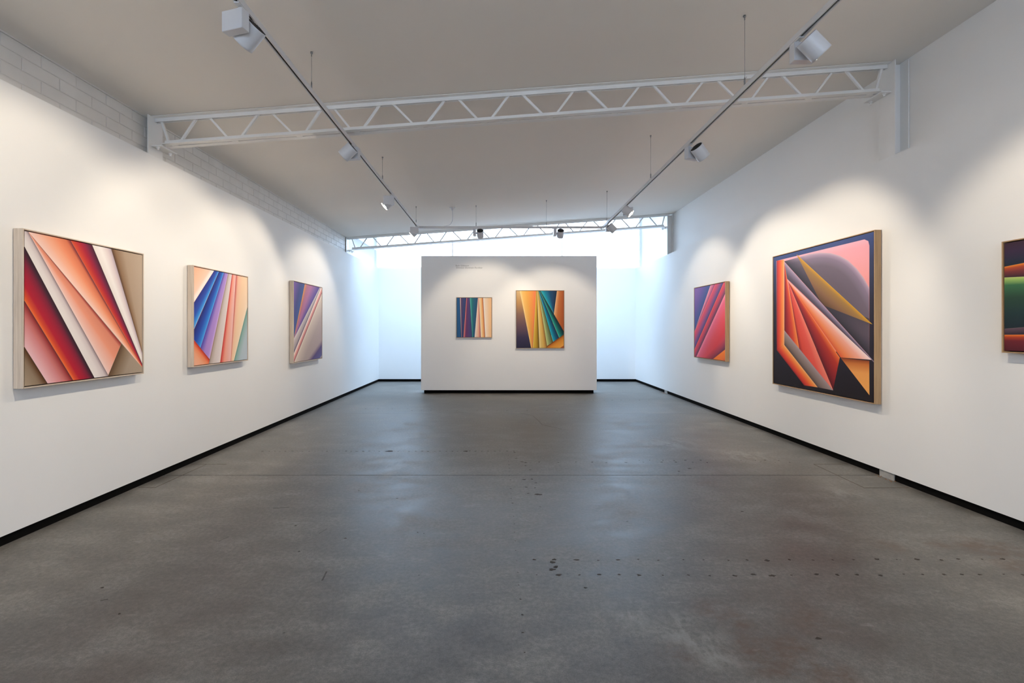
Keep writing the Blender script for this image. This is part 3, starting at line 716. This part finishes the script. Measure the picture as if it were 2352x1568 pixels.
for i, (x, lab) in enumerate(((-1.08, 'thin steel rod from the far truss to the exhibition wall, left one'), (1.468, 'thin steel rod from the far truss to the exhibition wall, right one'))):
    r = empty('tie_rod', (x, py + .045, 3.19), lab, 'rod', 'rods steadying the exhibition wall')
    zt = zc(x) - .292
    shift(MB().tube([(x, py + .045, 3.195), (x, py + .045, zt + .0)], .009, 10), r.location).build('rod', 'steel', r)
    shift(MB().box(x - .03, x + .03, py + .02, py + .07, 3.1905, 3.196), r.location).build('foot_plate', 'steel', r)

# ------------------------------------------------------------------ paintings
def painting(key, W, H, depth, origin, face, label, gain=1.13, base='8c8074'):
    """ORIGIN is the lower left corner (as seen) at the wall; FACE: 'L' left wall, 'R' right wall, 'B' facing the camera"""
    ox, oy, oz = origin
    if face == 'L': s, n = Vector((0, 1, 0)), Vector((1, 0, 0)); mats = 'oak_y'
    elif face == 'R': s, n = Vector((0, -1, 0)), Vector((-1, 0, 0)); mats = 'oak_y'
    else: s, n = Vector((1, 0, 0)), Vector((0, -1, 0)); mats = 'oak_x'
    O = Vector(origin)
    up_ = 'oak_z' if face != 'R' else 'warm_lit_oak_z'
    if face == 'R': mats = 'warm_lit_oak_y'
    r = empty('framed_painting', O + s * W / 2, label, 'painting')
    def P(a, h, d): return O + s * a + Vector((0, 0, h)) + n * d
    def bx(a0, a1, h0, h1, d0, d1):
        vs = [P(a, h, d) for d in (d0, d1) for h in (h0, h1) for a in (a0, a1)]
        fs = [(0, 2, 3, 1), (4, 5, 7, 6), (0, 1, 5, 4), (2, 6, 7, 3), (0, 4, 6, 2), (1, 3, 7, 5)]
        return MB().add(vs, fs)
    def done(mb, name, mat, par, bevel=0):
        o = shift(mb, r.location).build(name, mat, par, 0)
        bm = bmesh.new(); bm.from_mesh(o.data); bmesh.ops.recalc_face_normals(bm, faces=bm.faces)
        if bevel: bmesh.ops.bevel(bm, geom=list(bm.edges), offset=bevel, segments=1, affect='EDGES')
        bm.to_mesh(o.data); bm.free()
        return o
    t = .009; so = .006
    done(bx(0, t, 0, H, so, depth), 'frame_rail', up_, r, .0008)
    done(bx(W - t, W, 0, H, so, depth), 'frame_rail', up_, r, .0008)
    done(bx(t + .0002, W - t - .0002, 0, t, so, depth), 'frame_rail', mats, r, .0008)
    done(bx(t + .0002, W - t - .0002, H - t, H, so, depth), 'frame_rail', mats, r, .0008)
    done(bx(t + .0002, W - t - .0002, t + .0002, H - t - .0002, so + .004, so + .014), 'backing_board', 'backing', r)
    for a in (.25, .75):
        done(bx(W * a - .02, W * a + .02, H * .8, H * .8 + .03, 0, so + .0038), 'hanging_cleat', 'backing', r)
    g = t + .008
    cv = done(bx(g, W - g, g, H - g, so + .0142, depth - .004), 'canvas', art_material(key + '_canvas_paint', ART[key], gain, base), r, 0)
    uv = cv.data.uv_layers.new(name='UVMap')
    for poly in cv.data.polygons:
        for li in poly.loop_indices:
            v = cv.data.vertices[cv.data.loops[li].vertex_index].co + r.location
            d = v - O
            uv.data[li].uv = (d.dot(s), d.z)
    return r
XWL, XWR = XL, XR
painting('coral', 1.138, 1.129, .073, (XWL, 3.334, 1.0785), 'L', 'large square painting of coral, white and deep red diagonal folds in pale oak frame')
painting('blue', 1.135, 1.120, .073, (XWL, 5.197, 1.079), 'L', 'square painting of blue, purple and pink fan folds in pale oak frame', base='efae8c')
painting('mauve', 1.258, 1.352, .073, (XWL, 7.733, .937), 'L', 'painting of mauve, orange-edged and beige diagonal folds, farthest on the left wall')
painting('crimson', 1.282, 1.357, .074, (XWR, 9.27, .945), 'R', 'painting of crimson, pink and violet diagonal folds with an orange corner')
painting('arch', 1.796, 1.77, .074, (XWR, 6.609, .735), 'R', 'biggest square painting with grey arch, gold spike and red fan on dark ground')
painting('bands', 1.2, .84, .074, (XWR, 3.598, 1.32), 'R', 'dark painting of green and orange horizontal bands cut by the right picture edge')
painting('folds', .833, .94, .045, (-.989, py, 1.291), 'B', 'smaller painting of blue, teal and peach vertical folds below the lettering', 1.05)
painting('fan', 1.123, 1.348, .045, (.390, py, 1.044), 'B', 'larger painting of yellow and teal fan folds on the freestanding wall', 1.05, 'f0a848')

# ------------------------------------------------------------------ suspended lighting track
TZ0, TZ1 = 3.405, 3.443          # underside and top of the rail
TXL, TXR, TYB, TYF = -1.528, 1.973, 9.00, -2.6
tr = empty('lighting_track', (0, 5, TZ0), 'white suspended U-shaped lighting track hung on thin wires below the ceiling', 'track')
hw = .018
def rail(a, b):
    a, b = Vector(a), Vector(b); d = (b - a).normalized(); s = Vector((d.y, -d.x, 0))
    prof = [(-hw, 0), (-hw, 1), (hw, 1), (hw, 0), (.0085, 0), (.0085, .55), (-.0085, .55), (-.0085, 0)]
    H = TZ1 - TZ0
    vs = [p + s * u + Vector((0, 0, TZ0 + v * H)) for p in (a, b) for u, v in prof]
    n = len(prof)
    fs = [(i, (i + 1) % n, n + (i + 1) % n, n + i) for i in range(n)]
    fs += [(0, 1, 6, 7), (1, 2, 5, 6), (2, 3, 4, 5), (n + 7, n + 6, n + 1, n), (n + 6, n + 5, n + 2, n + 1), (n + 5, n + 4, n + 3, n + 2)]
    o = shift(MB().add(vs, fs), tr.location).build('rail', 'track', tr)
    bm = bmesh.new(); bm.from_mesh(o.data); bmesh.ops.recalc_face_normals(bm, faces=bm.faces); bm.to_mesh(o.data); bm.free()
    g = [p + s * u + Vector((0, 0, TZ0 + .3 * H + v)) for p in (a, b) for u, v in ((-.0083, 0), (-.0083, .009), (.0083, .009), (.0083, 0))]
    shift(MB().add(g, [(0, 1, 2, 3), (7, 6, 5, 4), (0, 4, 5, 1), (1, 5, 6, 2), (2, 6, 7, 3), (3, 7, 4, 0)]), tr.location).build('channel', 'groove', tr)
rail((TXL, TYF, 0), (TXL, TYB - .05, 0))
rail((TXR, TYF, 0), (TXR, TYB - .05, 0))
rail((TXL + .05, TYB, 0), (TXR - .05, TYB, 0))
for x in (TXL, TXR):
    sx = 1 if x < 0 else -1
    mb = MB().box(x - .02, x + .02, TYB - .10, TYB + .02, TZ0 - .003, TZ1 + .002)
    xa, xb = sorted((x + sx * .02, x + sx * .10))
    mb.box(xa, xb, TYB - .02, TYB + .02, TZ0 - .003, TZ1 + .002)
    shift(mb, tr.location).build('corner_joiner', 'track', tr)
for x, y in ((TXL, 3.87), (TXR, 3.81), (TXL, 6.23), (TXR, 6.17), (TXL, 8.76), (TXR, 8.66), (-.433, TYB), (.90, TYB), (TXL, .9), (TXR, .9)):
    cbl = shift(MB().tube([(x, y, TZ1 + .06), (x, y, zc(x) - .03)], .0016, 6), tr.location).build('suspension_wire', 'wire', tr)
    shift(MB().lathe([(0, 0), (.006, 0), (.006, .055), (.002, .075), (0, .075)], (x, y, TZ1 + .003), (0, 0, 1), 10), tr.location).build('gripper', 'wire', cbl)
    shift(MB().lathe([(0, 0), (.010, 0), (.010, .012), (.004, .014), (.004, .035), (0, .035)], (x, y, zc(x) - .001), (0, 0, -1), 10), tr.location).build('ceiling_anchor', 'wire', cbl)
# supply flex and its ceiling rose
cx = -.885; zr = zc(cx)
shift(MB().lathe([(0, 0), (.055, 0), (.055, .010), (.020, .030), (.020, .055), (0, .055)], (cx, TYB, zr + .001), (0, 0, -1), 20), tr.location).build('ceiling_rose', 'track', tr)
pts = []
for i in range(17):
    u = i / 16
    a = Vector((cx, TYB, zr - .05)); b = Vector((cx + .03, TYB, zr - .30)); c = Vector((cx - .02, TYB, TZ1 + .01)); d = Vector((cx - .16, TYB, TZ1 + .004))
    pts.append(a * (1 - u) ** 3 + b * 3 * u * (1 - u) ** 2 + c * 3 * u * u * (1 - u) + d * u ** 3)
shift(MB().tube(pts, .004, 8), tr.location).build('supply_flex', 'cord', tr)
# short loose wire tails at the grippers
for x, y in ((TXR, 6.10), (TXR, 3.78), (TXL, 8.72)):
    shift(MB().tube([(x, y + .05, TZ1 + .05), (x - .02, y, TZ1 + .03), (x - .05, y - .10, TZ1 + .012)], .0012, 5), tr.location).build('wire_tail', 'wire', tr)

# ------------------------------------------------------------------ spotlights
def spotlight(mx, my, side, aim, label, power=1.0, along='y', off=.04, cone=86, blend=.5):
    """(MX, MY) mount on the track; SIDE: direction from gear box to lamp head; AIM: light direction"""
    r = empty('track_spotlight', (mx, my, TZ0), label, 'spotlight', 'white spotlights on the lighting track')
    side = Vector(side).normalized(); aim = Vector(aim)
    aim = (aim - side * aim.dot(side)).normalized()
    u = Vector((aim.x, aim.y, 0)).normalized() if along == 'y' else Vector((0, 1, 0))
    wdir = Vector((-side.y, side.x, 0)).normalized()
    def put(mb, name, mat, par=r, bevel=0):
        return shift(mb, (mx, my, TZ0)).build(name, mat, par, bevel)
    # adapter in the rail
    if along == 'y': ad = MB().box(mx - .015, mx + .015, my - .05, my + .05, TZ0 - .008, TZ0 - .0005)
    else: ad = MB().box(mx - .05, mx + .05, my - .015, my + .015, TZ0 - .008, TZ0 - .0005)
    ad.lathe([(0, 0), (.014, 0), (.014, .012), (0, .012)], (mx, my, TZ0 - .008), (0, 0, -1), 12)
    put(ad, 'track_adapter', 'plastic')
    c = Vector((mx, my, TZ0 - .022 - .06)) + u * off * (1 if along == 'y' else 0)
    Mx = Matrix.Translation(c) @ Matrix((( wdir.x, side.x, 0, 0), (wdir.y, side.y, 0, 0), (0, 0, 1, 0), (0, 0, 0, 1)))
    put(MB().box(-.075, .075, -.028, .028, -.06, .06, Mx), 'gear_box', 'lamp', bevel=.002)
    pc = c + side * (.028 + .014 + .064) - Vector((0, 0, .016))
    put(MB().tube([c + side * .0285, pc - side * .062], .012, 14), 'pivot', 'fin')
    R, L = .064, .145
    hb_ = pc - aim * (L * .5)
    hd = put(MB().lathe([(R - .004, .006), (R - .001, .002), (R, .008), (R, L - .012), (R, L), (R - .003, L), (R - .004, L - .004), (R - .004, L - .022), (.0, L - .022)], hb_, aim, 32), 'lamp_head', 'lamp')
    fb = MB()
    fb.lathe([(0, .012), (R - .0045, .012)], hb_, aim, 28, False)
    s1 = side; s2 = aim.cross(side).normalized()
    for i in range(-4, 5):
        o_ = i * .0115; hl = math.sqrt(max(0, (R - .006) ** 2 - o_ ** 2))
        vs = []
        for d in (.002, .0118):
            for q in (-hl, hl):
                for e in (-.0015, .0015):
                    vs.append(hb_ + aim * d + s1 * (o_ + e) + s2 * q)
        fb.add(vs, [(0, 1, 3, 2), (4, 6, 7, 5), (0, 4, 5, 1), (2, 3, 7, 6), (0, 2, 6, 4), (1, 5, 7, 3)])
    put(fb, 'heat_sink', 'fin', hd)
    put(MB().lathe([(0, 0), (R - .0095, 0), (R - .0095, .002), (0, .002)], hb_ + aim * (L - .0215), aim, 28, False), 'lens', 'lens', hd)
    put(MB().lathe([(R - .0085, 0), (R - .005, 0), (R - .005, .008), (R - .0085, .008), (R - .0085, 0)], hb_ + aim * (L - .0215), aim, 28), 'trim_ring', 'fin', hd)
    ld = bpy.data.lights.new('lamp_light', 'SPOT')
    ld.energy = SPOT_POWER * power; ld.color = SPOT_COLOR
    ld.spot_size = math.radians(cone); ld.spot_blend = blend; ld.shadow_soft_size = .011
    lo = bpy.data.objects.new('lamp_light', ld); COL.objects.link(lo)
    lo.location = hb_ + aim * (L + .004)
    lo.rotation_euler = aim.to_track_quat('-Z', 'Y').to_euler()
    return r
#      mount        side (box to head)     aim                  label
spotlight(TXL, 2.81, (.29, .957, 0), (-.90, .27, -0.79), 'largest white spotlight at the near left, cubic gear box hiding part of its head', .85)
spotlight(TXL, 4.95, (-.12, -.99, 0), (-.98, .12, -0.83), 'white spotlight on the left rail just past the near truss, its head in front', .75, off=0)
spotlight(TXL, 6.75, (-.30, .95, 0), (-.92, -.30, -0.89), 'white spotlight on the left rail with glowing lens, halfway to the corner', .85)
spotlight(TXL, 8.80, (-.16, .98, 0), (-.95, -.15, -0.92), 'white spotlight at the far left corner of the track', .85)
spotlight(-.46, TYB, (1, -.02, 0), (-.04, .80, -0.70), 'left one of two spotlights on the far rail, open heat sink on top', .85, 'x', 0, 78)
spotlight(1.06, TYB, (1, 0, 0), (0, .80, -0.79), 'right one of two spotlights on the far rail, open heat sink on top', .85, 'x', 0, 78)
spotlight(TXR, 8.62, (.12, -.98, 0), (.95, .12, -0.87), 'white spotlight at the far right corner of the track', .7)
spotlight(TXR, 7.40, (-.35, -.93, 0), (.92, -.36, -0.89), 'white spotlight on the right rail with glowing lens, halfway to the corner')
spotlight(TXR, 4.93, (.42, -.90, 0), (.88, .42, -0.85), 'white spotlight on the right rail just past the near truss, heat sink visible', .85)
spotlight(TXR, 3.14, (0, -1, 0), (.95, 0, -0.97), 'largest white spotlight at the near right, seen side-on', .78)
# the same track goes on behind the viewer
spotlight(TXL, 1.2, (0, 1, 0), (-.92, .3, -0.79), 'white spotlight on the left rail, outside the picture beside the viewer', .75)
spotlight(TXR, 1.9, (0, -1, 0), (.92, .42, -0.89), 'white spotlight on the right rail, outside the picture beside the viewer', .75)
for k, (x, y, lab) in enumerate(((TXL, -.6, 'white spotlight on the left rail, well behind the viewer'), (TXR, -.4, 'white spotlight on the right rail, well behind the viewer'),
                                 (TXL, -2.2, 'rearmost white spotlight on the left rail behind the viewer'), (TXR, -2.2, 'rearmost white spotlight on the right rail behind the viewer'))):
    sx = -1 if x < 0 else 1
    spotlight(x, y, (0, 1, 0), (sx * .95, .1, -.70), lab, 1.15)
